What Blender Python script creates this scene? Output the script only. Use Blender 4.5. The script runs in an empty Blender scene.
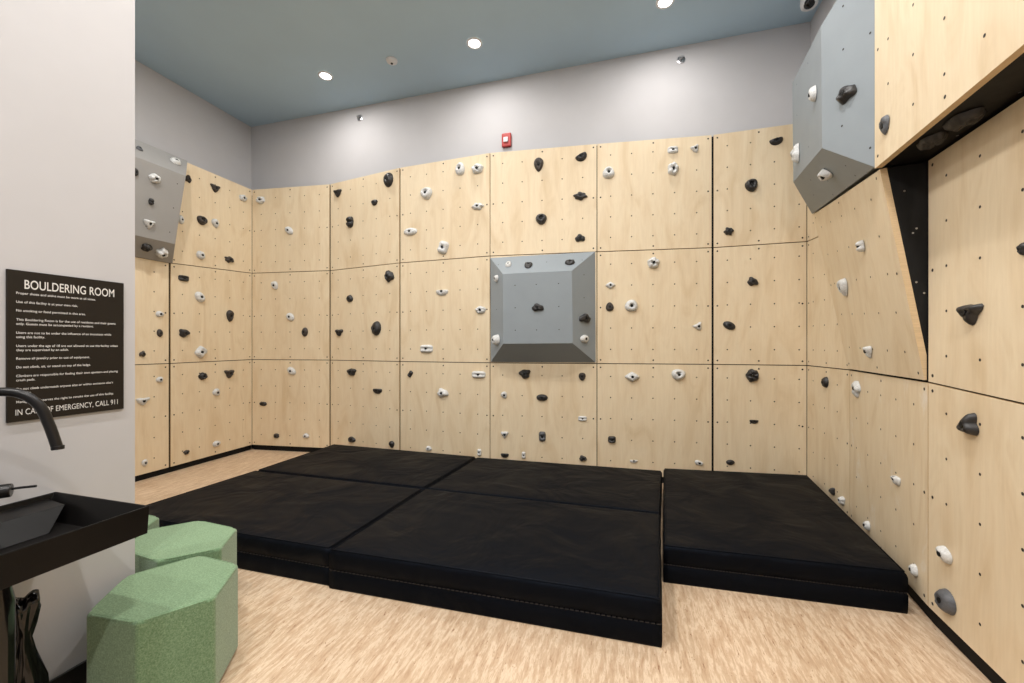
import bpy, bmesh, math, random
from mathutils import Vector, Matrix, noise
D = bpy.data
SC = bpy.context.scene
COL = SC.collection
V3 = Vector

# ------------------------------------------------------------------ camera, world, lights, exposure
F = 405.0                     # focal length in pixels of the 1024 px wide frame
HOR = 346.0                   # picture row of the horizon
TH = math.radians(15.9)
CT, ST = math.cos(TH), math.sin(TH)
EYE = 1.49
CEIL = EYE + 3.318
cd = D.cameras.new('camera'); cam = D.objects.new('camera', cd); COL.objects.link(cam)
cam.location = (0, 0, EYE)
cam.rotation_euler = (math.pi/2, 0, TH)
cd.sensor_width = 36; cd.lens = 36*F/1024; cd.shift_y = (HOR-341.5)/1024
cd.clip_start = .02
SC.camera = cam
SC.view_settings.view_transform = 'Standard'
SC.view_settings.look = 'None'
SC.view_settings.gamma = 1
SC.view_settings.use_curve_mapping = False
SC.view_settings.exposure = 0.44
SC.cycles.max_bounces = 12
SC.cycles.diffuse_bounces = 8
SC.cycles.use_denoising = True
SC.cycles.sample_clamp_indirect = 4
w = D.worlds.new('world'); SC.world = w; w.use_nodes = True
w.node_tree.nodes['Background'].inputs[0].default_value = (.8, .85, .9, 1)
w.node_tree.nodes['Background'].inputs[1].default_value = .3

LAMPS = [(x, y) for y in (4.15, 2.2, .25) for x in (-3.56, -1.61, .35)] + [(-1.61, -1.1), (.35, -1.1)]
LAMP_W = [11, 32, 38, 34]
LAMP_C = (1.0, .955, .915)

FILL = D.lights.new('added_fill', 'AREA'); FILL.shape = 'RECTANGLE'; FILL.size = 3.4; FILL.size_y = 3.5
FILL.energy = 105; FILL.color = (.86, .93, 1.0)
fill = D.objects.new('added_fill', FILL); COL.objects.link(fill)
fill.location = (-.25, -2.58, 2.1); fill.rotation_euler = (math.pi/2, 0, math.pi)   # added soft fill beyond the invented opening, evens out the room light

# ------------------------------------------------------------------ projection helpers
def room(x, y, z):            # camera frame -> room frame (floor z = 0)
    return V3((x*CT - y*ST, x*ST + y*CT, z + EYE))
def ray(u, v):
    return room((u-512)/F, 1, (HOR-v)/F) - V3((0, 0, EYE))
EYEV = V3((0, 0, EYE))
def hit(u, v, p, n):
    d = ray(u, v)
    return EYEV + d*((p-EYEV).dot(n)/d.dot(n))
def proj(P):
    q = P - EYEV
    x = q.x*CT + q.y*ST; y = -q.x*ST + q.y*CT
    return 512 + F*x/y, HOR - F*q.z/y
def R(x, y, zc): return V3((x, y, EYE+zc))

# ------------------------------------------------------------------ materials
def nodes(name):
    m = D.materials.new(name); m.use_nodes = True
    nt = m.node_tree
    return m, nt, nt.nodes['Principled BSDF']
def ramp(nt, stops):
    r = nt.nodes.new('ShaderNodeValToRGB')
    e = r.color_ramp.elements
    while len(e) < len(stops): e.new(.5)
    for k, (p, c) in enumerate(stops):
        e[k].position = p; e[k].color = (*c, 1)
    return r
def tex(nt, scale, sc=6, detail=4, rough=.55, coord='Object', dist=0, rnd=False):
    tc = nt.nodes.new('ShaderNodeTexCoord'); mp = nt.nodes.new('ShaderNodeMapping')
    mp.inputs['Scale'].default_value = scale
    nt.links.new(tc.outputs[coord], mp.inputs[0])
    if rnd:
        oi = nt.nodes.new('ShaderNodeObjectInfo'); mu = nt.nodes.new('ShaderNodeMath'); mu.operation = 'MULTIPLY'
        mu.inputs[1].default_value = 40
        nt.links.new(oi.outputs['Random'], mu.inputs[0]); nt.links.new(mu.outputs[0], mp.inputs['Location'])
    n = nt.nodes.new('ShaderNodeTexNoise'); n.inputs['Scale'].default_value = sc
    n.inputs['Detail'].default_value = detail; n.inputs['Roughness'].default_value = rough
    n.inputs['Distortion'].default_value = dist
    nt.links.new(mp.outputs[0], n.inputs['Vector'])
    return n
def bump(nt, b, src, strength=.2, dist=.01):
    bp = nt.nodes.new('ShaderNodeBump'); bp.inputs['Strength'].default_value = strength
    bp.inputs['Distance'].default_value = dist
    nt.links.new(src, bp.inputs['Height']); nt.links.new(bp.outputs[0], b.inputs['Normal'])
def flat(name, col, rough=.5, metal=0, var=.06, sc=9, bs=0, bd=.004, spec=.5, scale=(1, 1, 1)):
    m, nt, b = nodes(name)
    n = tex(nt, scale, sc)
    c0 = tuple(max(0, x*(1-var)) for x in col); c1 = tuple(min(1, x*(1+var)) for x in col)
    r = ramp(nt, [(.3, c0), (.7, c1)])
    nt.links.new(n.outputs[0], r.inputs[0]); nt.links.new(r.outputs[0], b.inputs['Base Color'])
    b.inputs['Roughness'].default_value = rough; b.inputs['Metallic'].default_value = metal
    b.inputs['Specular IOR Level'].default_value = spec
    if bs: bump(nt, b, n.outputs[0], bs, bd)
    return m
def plywood(chalk=False):
    m, nt, b = nodes('chalky_birch_plywood' if chalk else 'birch_plywood')
    n = tex(nt, (3.2, 3.2, .8), 1.6, 5, .55, dist=1.2, rnd=True)
    r = ramp(nt, [(.3, (.67, .53, .345)), (.47, (.735, .605, .42)), (.6, (.76, .64, .455)), (.75, (.69, .555, .37))])
    nt.links.new(n.outputs[0], r.inputs[0])
    f = tex(nt, (22, 22, 1.5), 3, 3, .6, rnd=True)
    fr = ramp(nt, [(.35, (.955, .95, .94)), (.65, (1, 1, 1))])
    nt.links.new(f.outputs[0], fr.inputs[0])
    mx = nt.nodes.new('ShaderNodeMix'); mx.data_type = 'RGBA'; mx.blend_type = 'MULTIPLY'; mx.inputs[0].default_value = 1
    nt.links.new(r.outputs[0], mx.inputs['A']); nt.links.new(fr.outputs[0], mx.inputs['B'])
    out = mx.outputs['Result']
    if chalk:                         # white hand smears with ragged edges
        c = tex(nt, (5, 5, 2.2), 1.5, 6, .72, dist=.6)
        cr_ = ramp(nt, [(.56, (0, 0, 0)), (.70, (.42, .42, .42))])
        nt.links.new(c.outputs[0], cr_.inputs[0])
        m2 = nt.nodes.new('ShaderNodeMix'); m2.data_type = 'RGBA'
        nt.links.new(cr_.outputs[0], m2.inputs[0]); nt.links.new(out, m2.inputs['A'])
        m2.inputs['B'].default_value = (.82, .80, .76, 1); out = m2.outputs['Result']
    nt.links.new(out, b.inputs['Base Color'])
    b.inputs['Roughness'].default_value = .5
    b.inputs['Specular IOR Level'].default_value = .35
    return m
def vinyl_floor():
    m, nt, b = nodes('streaked_vinyl_floor')
    def mul(a, c, k=1):
        mx = nt.nodes.new('ShaderNodeMix'); mx.data_type = 'RGBA'; mx.blend_type = 'MULTIPLY'; mx.inputs[0].default_value = k
        nt.links.new(a, mx.inputs['A']); nt.links.new(c, mx.inputs['B']); return mx.outputs['Result']
    n = tex(nt, (26, 4.4, 1), 1.5, 5, .72, dist=.25)
    r = ramp(nt, [(.3, (.43, .275, .165)), (.42, (.54, .385, .255)), (.5, (.59, .435, .295)), (.58, (.72, .575, .42)), (.7, (.52, .35, .22))])
    nt.links.new(n.outputs[0], r.inputs[0])
    f = tex(nt, (42, 8.5, 1), 1.7, 5, .75, dist=.9)          # short brown flecks
    fr = ramp(nt, [(.345, (.45, .27, .16)), (.39, (1, 1, 1))])
    nt.links.new(f.outputs[0], fr.inputs[0])
    g = tex(nt, (2.2, 1.2, 1), 1.2, 3, .5)                    # broad tonal drift
    gr = ramp(nt, [(.35, (.90, .89, .87)), (.65, (1, 1, 1))])
    nt.links.new(g.outputs[0], gr.inputs[0])
    nt.links.new(mul(mul(r.outputs[0], fr.outputs[0], .85), gr.outputs[0]), b.inputs['Base Color'])
    b.inputs['Roughness'].default_value = .42
    return m
def felt():
    m, nt, b = nodes('green_felt')
    n = tex(nt, (1, 1, 1), 160, 3, .7)
    r = ramp(nt, [(.3, (.095, .175, .08)), (.5, (.15, .255, .135)), (.7, (.24, .365, .215))])
    nt.links.new(n.outputs[0], r.inputs[0]); nt.links.new(r.outputs[0], b.inputs['Base Color'])
    b.inputs['Roughness'].default_value = .95
    b.inputs['Sheen Weight'].default_value = .35; b.inputs['Sheen Roughness'].default_value = .5
    bump(nt, b, n.outputs[0], .3, .002)
    return m
def mat_vinyl():
    m, nt, b = nodes('black_mat_vinyl')
    b.inputs['Base Color'].default_value = (.0030, .0034, .0048, 1)
    b.inputs['Specular Tint'].default_value = (.55, .7, 1, 1)
    n = tex(nt, (1, 1, 1), 2.4, 3, .5, dist=.7, rnd=True)
    rr = ramp(nt, [(.3, (.46, .46, .46)), (.7, (.62, .62, .62))])
    nt.links.new(n.outputs[0], rr.inputs[0]); nt.links.new(rr.outputs[0], b.inputs['Roughness'])
    b.inputs['Specular IOR Level'].default_value = .09
    bump(nt, b, n.outputs[0], .8, .05)
    return m
def hold_mat(name, c, rough):
    m, nt, b = nodes(name)
    n = tex(nt, (1, 1, 1), 90, 4, .7)
    r = ramp(nt, [(.3, tuple(x*.75 for x in c)), (.7, tuple(min(1, x*1.2) for x in c))])
    nt.links.new(n.outputs[0], r.inputs[0]); nt.links.new(r.outputs[0], b.inputs['Base Color'])
    b.inputs['Roughness'].default_value = rough
    bump(nt, b, n.outputs[0], .5, .003)
    return m
M = {
 'ply': plywood(), 'plyc': plywood(True), 'floor': vinyl_floor(), 'felt': felt(), 'mat': mat_vinyl(),
 'wall': flat('warm_grey_wall_paint', (.53, .525, .535), .75, var=.02, sc=3, spec=.2),
 'ceil': flat('blue_grey_ceiling_paint', (.45, .60, .72), .7, var=.02, sc=2, spec=.2),
 'black': flat('black_paint', (.006, .006, .006), .7, var=.3, sc=20, spec=.2),
 'rubber': flat('black_rubber_baseboard', (.012, .012, .012), .45, var=.2),
 'backer': flat('black_painted_plywood', (.006, .006, .006), .55, var=.5, sc=5, scale=(5, 5, 1), bs=.15, spec=.25),
 'hole': flat('dark_bolt_hole', (.018, .013, .010), .6, var=.2),
 'grey': flat('blue_grey_volume_paint', (.25, .285, .31), .55, var=.035, sc=4, spec=.35),
 'warm': flat('taupe_grey_volume_paint', (.30, .295, .285), .55, var=.03, sc=4, spec=.35),
 'edge': flat('pale_ply_edge', (.62, .46, .27), .6, var=.12, sc=60, scale=(.2, .2, 4)),
 'hb': hold_mat('black_resin', (.022, .021, .021), .42),
 'hbr': hold_mat('dark_brown_resin', (.04, .032, .027), .5),
 'hg': hold_mat('charcoal_grey_resin', (.09, .095, .105), .5),
 'hw': hold_mat('white_resin', (.62, .63, .62), .5),
 'bolt': flat('black_oxide_steel', (.006, .006, .006), .5, spec=.3),
 'steel': flat('brushed_steel', (.45, .45, .46), .35, metal=1),
 'sign': flat('dark_brown_sign_board', (.016, .012, .008), .5, var=.05, spec=.25),
 'ink': flat('white_sign_print', (.72, .71, .69), .6, var=.02),
 'sink': flat('matt_black_enamel', (.0045, .004, .0038), .36, var=.1, spec=.18),
 'gloss': flat('glossy_black_plastic', (.006, .006, .006), .12, var=.1),
 'faucet': flat('satin_black_metal', (.012, .011, .011), .3, metal=.3),
 'red': flat('red_alarm_plastic', (.42, .035, .03), .4, var=.05),
 'white': flat('white_plastic', (.72, .73, .74), .45, var=.03),
 'glass': flat('dark_dome_glass', (.004, .004, .005), .06, var=.1),
 'zip': flat('charcoal_zip_tape', (.016, .016, .019), .45, var=.3, sc=120),
}
mm, nt, b = nodes('lit_lamp_diffuser')
b.inputs['Emission Color'].default_value = (1, .95, .88, 1); b.inputs['Emission Strength'].default_value = 9
b.inputs['Base Color'].default_value = (.8, .8, .8, 1)
M['lit'] = mm

# ------------------------------------------------------------------ object helpers
def link(name, verts, faces, mats, parent=None, loc=None, fm=None, smooth=False, rot=None):
    """verts in room coordinates (unless rot is given: then local)"""
    loc = V3(loc) if loc is not None else V3((0, 0, 0))
    me = D.meshes.new(name)
    if rot is None: verts = [V3(v)-loc for v in verts]
    me.from_pydata([tuple(v) for v in verts], [], faces)
    for m in (mats if isinstance(mats, (list, tuple)) else [mats]): me.materials.append(m)
    if fm:
        for p, i in zip(me.polygons, fm): p.material_index = i
    if smooth:
        me.polygons.foreach_set('use_smooth', [True]*len(me.polygons))
    me.update()
    o = D.objects.new(name, me); COL.objects.link(o)
    if rot is not None:
        o.matrix_world = Matrix.Translation(loc) @ rot.to_4x4()
        if parent: o.parent = parent; o.matrix_parent_inverse = parent.matrix_world.inverted()
    elif parent is not None:
        o.parent = parent; o.location = loc - parent.location
    else:
        o.location = loc
    return o
def tag(o, label=None, cat=None, group=None, kind=None):
    if label: o['label'] = label
    if cat: o['category'] = cat
    if group: o['group'] = group
    if kind: o['kind'] = kind
    return o
def empty(name, loc, label, cat, group=None):
    o = D.objects.new(name, None); COL.objects.link(o); o.location = loc; o.empty_display_size = .1
    return tag(o, label, cat, group)
class MB:
    def __init__(s): s.v = []; s.f = []; s.m = []
    def add(s, vs, fs, m=0):
        k = len(s.v); s.v += [V3(v) for v in vs]
        for f in fs: s.f.append([k+i for i in f]); s.m.append(m)
    def box(s, a, b, m=0):
        x0, y0, z0 = a; x1, y1, z1 = b
        s.add([(x0,y0,z0),(x1,y0,z0),(x1,y1,z0),(x0,y1,z0),(x0,y0,z1),(x1,y0,z1),(x1,y1,z1),(x0,y1,z1)],
              [(0,3,2,1),(4,5,6,7),(0,1,5,4),(1,2,6,5),(2,3,7,6),(3,0,4,7)], m)
    def prism(s, poly, z0, z1, m=0):     # poly counter-clockwise from above
        n = len(poly)
        s.add([(x, y, z0) for x, y in poly]+[(x, y, z1) for x, y in poly],
              [tuple(range(n))[::-1], tuple(range(n, 2*n))]+[(i, (i+1) % n, n+(i+1) % n, n+i) for i in range(n)], m)
    def lathe(s, c, prof, axis=V3((0, 0, 1)), seg=24, m=0):  # prof: (radius, height along the axis)
        axis = V3(axis).normalized(); a = axis.orthogonal().normalized(); bb = axis.cross(a)
        vs = []; fs = []
        for r, h in prof:
            for i in range(seg):
                t = 2*math.pi*i/seg
                vs.append(V3(c)+axis*h+(a*math.cos(t)+bb*math.sin(t))*r)
        for j in range(len(prof)-1):
            for i in range(seg):
                k = (i+1) % seg
                fs.append((j*seg+i, j*seg+k, (j+1)*seg+k, (j+1)*seg+i))
        fs.append(tuple(range(seg))[::-1]); fs.append(tuple((len(prof)-1)*seg+i for i in range(seg)))
        s.add(vs, fs, m)
    def tube(s, pts, r, seg=12, m=0):
        pts = [V3(p) for p in pts]; vs = []; fs = []
        rs = r if isinstance(r, list) else [r]*len(pts)
        n0 = None
        for i, p in enumerate(pts):
            d = (pts[min(i+1, len(pts)-1)]-pts[max(i-1, 0)]).normalized()
            n0 = d.orthogonal().normalized() if n0 is None else (n0-d*n0.dot(d)).normalized()
            bb = d.cross(n0)
            for k in range(seg):
                t = 2*math.pi*k/seg
                vs.append(p+(n0*math.cos(t)+bb*math.sin(t))*rs[i])
        for j in range(len(pts)-1):
            for i in range(seg):
                k = (i+1) % seg
                fs.append((j*seg+i, j*seg+k, (j+1)*seg+k, (j+1)*seg+i))
        fs.append(tuple(range(seg))[::-1]); fs.append(tuple((len(pts)-1)*seg+i for i in range(seg)))
        s.add(vs, fs, m)
    def build(s, name, mats, parent=None, loc=None, smooth=False, bevel=0, seg=2):
        o = link(name, s.v, s.f, mats, parent, loc, s.m, smooth)
        if smooth: autosmooth(o)
        if bevel:
            b = o.modifiers.new('edge', 'BEVEL'); b.width = bevel; b.segments = seg; b.limit_method = 'ANGLE'
        return o
def autosmooth(o, ang=35):
    me = o.data; bm = bmesh.new(); bm.from_mesh(me)
    for e in bm.edges:
        e.smooth = not (len(e.link_faces) == 2 and e.calc_face_angle(0) > math.radians(ang))
    bm.to_mesh(me); bm.free()
def spline(pts, n=8):
    pts = [V3(p) for p in pts]; out = []
    P = [pts[0]*2-pts[1]]+pts+[pts[-1]*2-pts[-2]]
    for i in range(1, len(P)-2):
        for k in range(n):
            t = k/n
            out.append(.5*((2*P[i])+(P[i+1]-P[i-1])*t+(2*P[i-1]-5*P[i]+4*P[i+1]-P[i+2])*t*t+(3*P[i]-P[i-1]-3*P[i+1]+P[i+2])*t**3))
    return out+[pts[-1]]

# ------------------------------------------------------------------ the setting
XL, XR, YB, YF = -5.484, 1.80, 4.82, -2.4
PX, PY = -2.31, 1.396        # face and end of the near left partition
def struct(name, f, mat, **k):
    m = MB(); f(m); return tag(m.build(name, M[mat], **k), kind='structure')
struct('floor', lambda m: m.box((XL-.15, YF-.15, -.1), (XR+.15, YB+.15, 0)), 'floor')
struct('ceiling', lambda m: m.box((XL-.15, YF-.15, CEIL), (XR+.15, YB+.15, CEIL+.1)), 'ceil')
struct('wall_back', lambda m: m.box((XL-.15, YB, 0), (XR+.15, YB+.15, CEIL)), 'wall')
struct('wall_left', lambda m: m.box((XL-.15, YF, 0), (XL, YB, CEIL)), 'wall')
struct('wall_right', lambda m: m.box((XR, YF, 0), (XR+.15, YB, CEIL)), 'wall')
WX0, WX1, WZ0, WZ1 = -2.0, 1.5, .3, 3.9       # unseen opening behind the viewer, added to let the fill light in
def front(m):
    m.box((XL-.15, YF-.15, 0), (WX0, YF, CEIL)); m.box((WX1, YF-.15, 0), (XR+.15, YF, CEIL))
    m.box((WX0, YF-.15, 0), (WX1, YF, WZ0)); m.box((WX0, YF-.15, WZ1), (WX1, YF, CEIL))
struct('wall_front', front, 'wall')
def wframe(m):
    for x in (WX0, (WX0*2+WX1)/3-.03, (WX0+WX1*2)/3-.03, WX1-.06): m.box((x, YF-.10, WZ0), (x+.06, YF-.04, WZ1))
    for z in (WZ0, 2.4, WZ1-.06): m.box((WX0, YF-.10, z), (WX1, YF-.04, z+.06))
struct('added_window_1', wframe, 'black')  # invented frame, out of view, built around the added fill light
struct('wall_near_left', lambda m: m.box((PX-.16, YF, 0), (PX, PY, CEIL)), 'wall')
struct('baseboard_near_left', lambda m: m.box((PX, YF, 0), (PX+.012, PY, .1)), 'rubber', bevel=.003)

# plan of the climbing surfaces (room x, y): back wall seams from the left corner
BK = [(-5.18, 4.567), (-3.961, 4.706), (-2.751, 4.51), (-1.533, 4.451), (-.324, 4.577), (.871, 4.72), (1.728, 4.704)]
LF = [(-5.163, 2.25), (-5.163, 3.47), (-5.18, 4.567)]
RT = [(1.728, 4.704), (1.739, 3.917), (1.557, 2.711), (1.375, .279)]
ZR = [2.245, 1.045, -.195, -1.42]      # seam heights relative to the eye, from the top
ZL = [2.245, .975, -.205, -1.425]
ZQ = [2.245, 1.00, -.195, -1.405]

def backing(name, line, wall_pts, top):
    off = []
    for i, p in enumerate(line):          # pull the line 22 mm back from the panel faces
        a = V3((*line[max(i-1, 0)], 0)); c = V3((*line[min(i+1, len(line)-1)], 0))
        d = (c-a).normalized(); n = V3((-d.y, d.x, 0))
        off.append((p[0]+n.x*.024, p[1]+n.y*.024))
    m = MB(); m.prism(off+wall_pts, 0, top)
    return tag(m.build(name, M['black']), kind='structure')
backing('trim_1', BK, [(1.79, 4.81), (-5.47, 4.81)], EYE+2.235)
backing('trim_2', LF, [(-5.475, 4.60), (-5.475, 2.25)], EYE+2.235)
backing('trim_3', RT[:3], [(1.79, 2.711), (1.79, 4.70)], EYE+2.235)
backing('trim_4', RT[2:], [(1.79, .279), (1.79, 2.711)], EYE+.975)

# ------------------------------------------------------------------ climbing panels
SURF = {}       # key -> (TL, TR, BR, BL, phrase)
def bil(q, s, t): return (q[0]*(1-s)+q[1]*s)*(1-t)+(q[3]*(1-s)+q[2]*s)*t
COLS = [.12, .3085, .497, .6855, .874]
ROWS = [.112, .303, .494, .685, .876]
def disc(m, p, n, r, mi, seg=8):
    a = n.orthogonal().normalized(); c = n.cross(a)
    vs = [p+n*.0006+(a*math.cos(2*math.pi*i/seg)+c*math.sin(2*math.pi*i/seg))*r for i in range(seg)]
    m.add(vs, [tuple(range(seg))], mi)
def qn(q): return (q[3]-q[0]).cross(q[1]-q[0]).normalized()
def slab(m, q, th, n=None, mf=0, ms=0):
    n = n or qn(q)
    bk = [p-n*th for p in q]
    k = len(m.v); m.v += list(q)+bk
    m.f.append([k+3, k+2, k+1, k]); m.m.append(mf)
    m.f.append([k+4, k+5, k+6, k+7]); m.m.append(ms)
    for i in range(4):
        j = (i+1) % 4
        m.f.append([k+i, k+j, k+4+j, k+4+i]); m.m.append(ms)
def panel(key, q, phrase, label, gl=.004, gr=.004, th=.018, cols=COLS, rows=ROWS, skip=(), mats=('ply', 'hole', 'edge'), screws=True):
    SURF[key] = (*q, phrase)
    W = (q[1]-q[0]).length
    a, b_ = gl/W, 1-gr/W
    H = .0045/(q[3]-q[0]).length
    qi = [bil(q, a, H), bil(q, b_, H), bil(q, b_, 1-H), bil(q, a, 1-H)]
    n = qn(q); m = MB(); slab(m, qi, th, n, 0, 2)
    for s in cols:
        for t in rows:
            if not any(abs(s-x) < .06 and abs(t-y) < .06 for x, y in skip):
                disc(m, bil(qi, s, t), n, .0074, 1)
    if screws:
        e = .035/W
        for s in (e, .5, 1-e):
            for t in (.03, .5, .97):
                if not (s == .5 and t == .5): disc(m, bil(qi, s, t), n, .0092, 1)
    c = (qi[2]+qi[3])/2
    o = m.build('plywood_sheet', [M[x] for x in mats], loc=c)
    return tag(o, label, 'climbing panel', 'birch plywood climbing panels')
def wallq(a, b_, z0, z1, za=None, zb=None):
    return [R(*a, z0), R(*b_, z0), R(*b_, z1), R(*a, z1)]
ORD = ['first', 'second', 'third', 'fourth', 'fifth', 'sixth']
RW = ['top', 'middle', 'bottom']
gaps = {1: .011, 2: .010, 5: .011}
C6 = [.153, .41, .667, .925]
BLAB = [['over the wall corner with one white hold near its centre', None, None]]
for i in range(6):
    for r in range(3):
        q = wallq(BK[i], BK[i+1], ZR[r], ZR[r+1])
        ph = f"{RW[r]} panel, {ORD[i]} back wall column"
        lab = f"{'narrower' if i == 5 else 'square'} birch plywood panel, {RW[r]} row, {ORD[i]} column of the back wall from the left"
        panel(f'B{i+1}{RW[r][0]}', q, ph, lab, gaps.get(i, .0045), gaps.get(i+1, .0045), cols=C6 if i == 5 else COLS)
for i, nm, wh in ((0, 'L1', 'nearer'), (1, 'L2', 'corner')):
    for r in range(3):
        q = wallq(LF[i], LF[i+1], ZL[r], ZL[r+1])
        if i == 1: q[1].z = R(0, 0, ZR[r]).z; q[2].z = R(0, 0, ZR[r+1]).z
        txt = 'behind the grey partition edge' if i == 0 else 'next to the back corner'
        panel(f'{nm}{RW[r][0]}', q, f"{RW[r]} panel, left wall's {wh} column",
              f"plywood climbing panel of the left wall, {RW[r]} row, {txt}", .012 if i == 1 else .003, .012 if i == 0 else .003)
CA = [.17, .46, .75]
for r in range(3):
    q = wallq(RT[0], RT[1], ZR[r], ZQ[r+1]); q[1].z = R(0, 0, ZQ[r]).z; q[3].z = R(0, 0, ZR[r+1]).z
    txt = ['top row, mostly hidden behind the grey hanging volume', 'middle row, beside the leaning panel', 'bottom row, touching the back corner'][r]
    panel(f'A{RW[r][0]}', q, f"{RW[r]} corner panel, right wall", f"narrow plywood panel of the right wall, {txt}", cols=CA)
panel('R2b', wallq(RT[1], RT[2], ZQ[2], ZQ[3]), 'panel under the leaning panel', 'chalk-marked plywood panel of the right wall, bottom row, under the leaning panel', mats=('plyc', 'hole', 'edge'))
COLS2 = [c_/2 for c_ in COLS]+[.5+c_/2 for c_ in COLS]
r3 = wallq(RT[2], RT[3], ZQ[2], ZQ[3]); r3[1].z -= .14
panel('R3b', r3, 'nearest bottom panel, right wall', 'nearest bottom plywood panel of the right wall, reaching the picture edge', gl=.004, cols=COLS2)
r3 = wallq(RT[2], RT[3], ZQ[1], ZQ[2]); r3[2].z -= .14; r3[1].z -= .024
panel('R3m', r3, 'panel under the black soffit', 'plywood panel of the right wall recessed beneath the black soffit', gl=.004, cols=COLS2)

# leaning panel (bottom on the wall, top standing out)
bTL, bTR, bBR, bBL = R(1.722, 4.545, 1.262), R(1.365, 2.757, .993), R(1.548, 2.722, -.185), R(1.728, 3.917, -.185)
t = empty('leaning_plywood_sheet', (1.66, 3.3, bBL.z), 'plywood panel leaning out from the right wall, with a black triangular side', 'climbing panel')
def leaning():
    q = [bTL, bTR, bBR, bBL]; SURF['T'] = (*q, 'leaning panel, right wall')
    m = MB(); G = 14; vs = []; fs = []
    nrm = lambda s_, t_: ((q[3]-q[0])*(1-s_)+(q[2]-q[1])*s_).cross((q[1]-q[0])*(1-t_)+(q[2]-q[3])*t_).normalized()
    for lay in (0, 1):
        for j in range(G+1):
            for i in range(G+1):
                vs.append(bil(q, i/G, j/G)-nrm(i/G, j/G)*lay*(.003+.027*i/G))
    o = (G+1)**2
    m.v = vs
    for j in range(G):
        for i in range(G):
            a = j*(G+1)+i
            m.f.append([a+G+1, a+G+2, a+1, a]); m.m.append(0)
            m.f.append([o+a, o+a+1, o+a+G+2, o+a+G+1]); m.m.append(2)
    rim = [i for i in range(G+1)]+[(j+1)*(G+1)+G for j in range(G)]+[G*(G+1)+G-1-i for i in range(G)]+[(G-1-j)*(G+1) for j in range(G-1)]
    for k, a in enumerate(rim):
        b2 = rim[(k+1) % len(rim)]
        m.f.append([a, b2, o+b2, o+a]); m.m.append(2)
    for s in COLS:
        for v_ in ROWS: disc(m, bil(q, s, v_)+nrm(s, v_)*.001, nrm(s, v_), .0074, 1)
    for s in (.04, .5, .96):
        for v_ in (.03, .5, .97):
            if not (s == .5 and v_ == .5): disc(m, bil(q, s, v_)+nrm(s, v_)*.001, nrm(s, v_), .0085, 1)
    m.build('face_board', [M['ply'], M['hole'], M['edge']], t, loc=bBL)
    m = MB(); nn = nrm(1, .5)
    a, b2, c = bTR-nn*.031+V3((0, 0, -.002)), bBR-nn*.031, V3((1.557, 2.716, bTR.z-.002))
    c2 = V3((1.557, 2.716, bBR.z))
    P = [a, b2, c2, c]; k = [p+V3((0, .02, 0)) for p in P]
    m.add(P+k, [(0, 1, 2, 3), (7, 6, 5, 4)]+[(i, i+4, (i+1) % 4+4, (i+1) % 4) for i in range(4)])
    for f1, f2 in ((.35, .12), (.6, .3), (.45, .32), (.3, .55), (.75, .6)):
        pp = a.lerp(c, f1).lerp(b2.lerp(c2, f1), f2); disc(m, pp+V3((0, -.0015, 0)), V3((0, -1, 0)), .0055, 1)
    o = m.build('side_board', [M['backer'], M['steel']], t, loc=c2); o['label'] = 'black triangular side board'
leaning()

# overhanging box panel at the upper right with its black soffit
cTR0 = V3((1.362, 2.765, 0)); cNR = V3((1.151, .340, 0))
q = [R(1.339, 2.752, 2.24), R(1.151, .340, 2.24), R(1.151, .340, .998), R(1.339, 2.752, .998)]
t = empty('overhanging_plywood_sheet', (1.45, 2.1, q[2].z), 'upper right plywood panel standing out from the wall over a black soffit', 'climbing panel')
SURF['C'] = (*q, 'overhanging upper right panel')
m = MB(); n = qn(q); slab(m, q, .032, n, 0, 2)
for s in COLS2:
    for v_ in ROWS: disc(m, bil(q, s, v_), n, .0074, 1)
for s in (.015, .25, .5, .75, .985):
    for v_ in (.03, .48, .955):
        if not (s in (.25, .75) and v_ == .48): disc(m, bil(q, s, v_), n, .0085, 1)
m.build('face_board', [M['ply'], M['hole'], M['edge']], t, loc=q[3])
m = MB()
m.prism([(1.370, 2.752), (1.184, .340), (1.79, .340), (1.79, 2.752)], EYE+1.008, EYE+1.023, 0)
for a, b_ in ((1.50, 1.75), (1.50, 2.1), (1.52, 2.45), (1.6, 1.9), (1.62, 2.28)):
    disc(m, V3((a, b_, EYE+1.008)), V3((0, 0, -1)), .006, 1)
o = m.build('soffit_board', [M['backer'], M['steel']], t, loc=(1.5, 2.1, EYE+1.008)); o['label'] = 'black board on the underside'
SURF['S'] = (V3((1.79, 2.765, EYE+1.008)), V3((1.79, .340, EYE+1.008)), V3((1.19, .340, EYE+1.008)), V3((1.39, 2.765, EYE+1.008)), 'black soffit')
m = MB(); m.prism([(1.372, 2.73), (1.79, 2.73), (1.79, 2.75), (1.372, 2.75)], EYE+1.023, EYE+2.235); m.prism([(1.186, .345), (1.79, .345), (1.79, .365), (1.188, .365)], EYE+1.023, EYE+2.235)
m.box((1.38, .37, EYE+2.2), (1.79, 2.74, EYE+2.22))
m.build('box_frame', M['backer'], t, loc=(1.5, 2.1, EYE+1.03))

# ------------------------------------------------------------------ grey volumes
def poly_solid(name, V, faces, mats, label, holes=(), hr=.006, loc=None, fm=None):
    m = MB(); k = 0
    m.v = [V3(v) for v in V]; m.f = [list(f) for f in faces]; m.m = list(fm or [0]*len(faces))
    for (fi, s, t_) in holes:
        f = faces[fi]; q = [V3(V[i]) for i in f]
        n = qn(q)
        disc(m, bil(q, s, t_), n, hr, 1)
    o = m.build(name, [M[x] for x in mats], loc=loc)
    return tag(o, label, 'climbing volume', 'grey painted climbing volumes')
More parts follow.
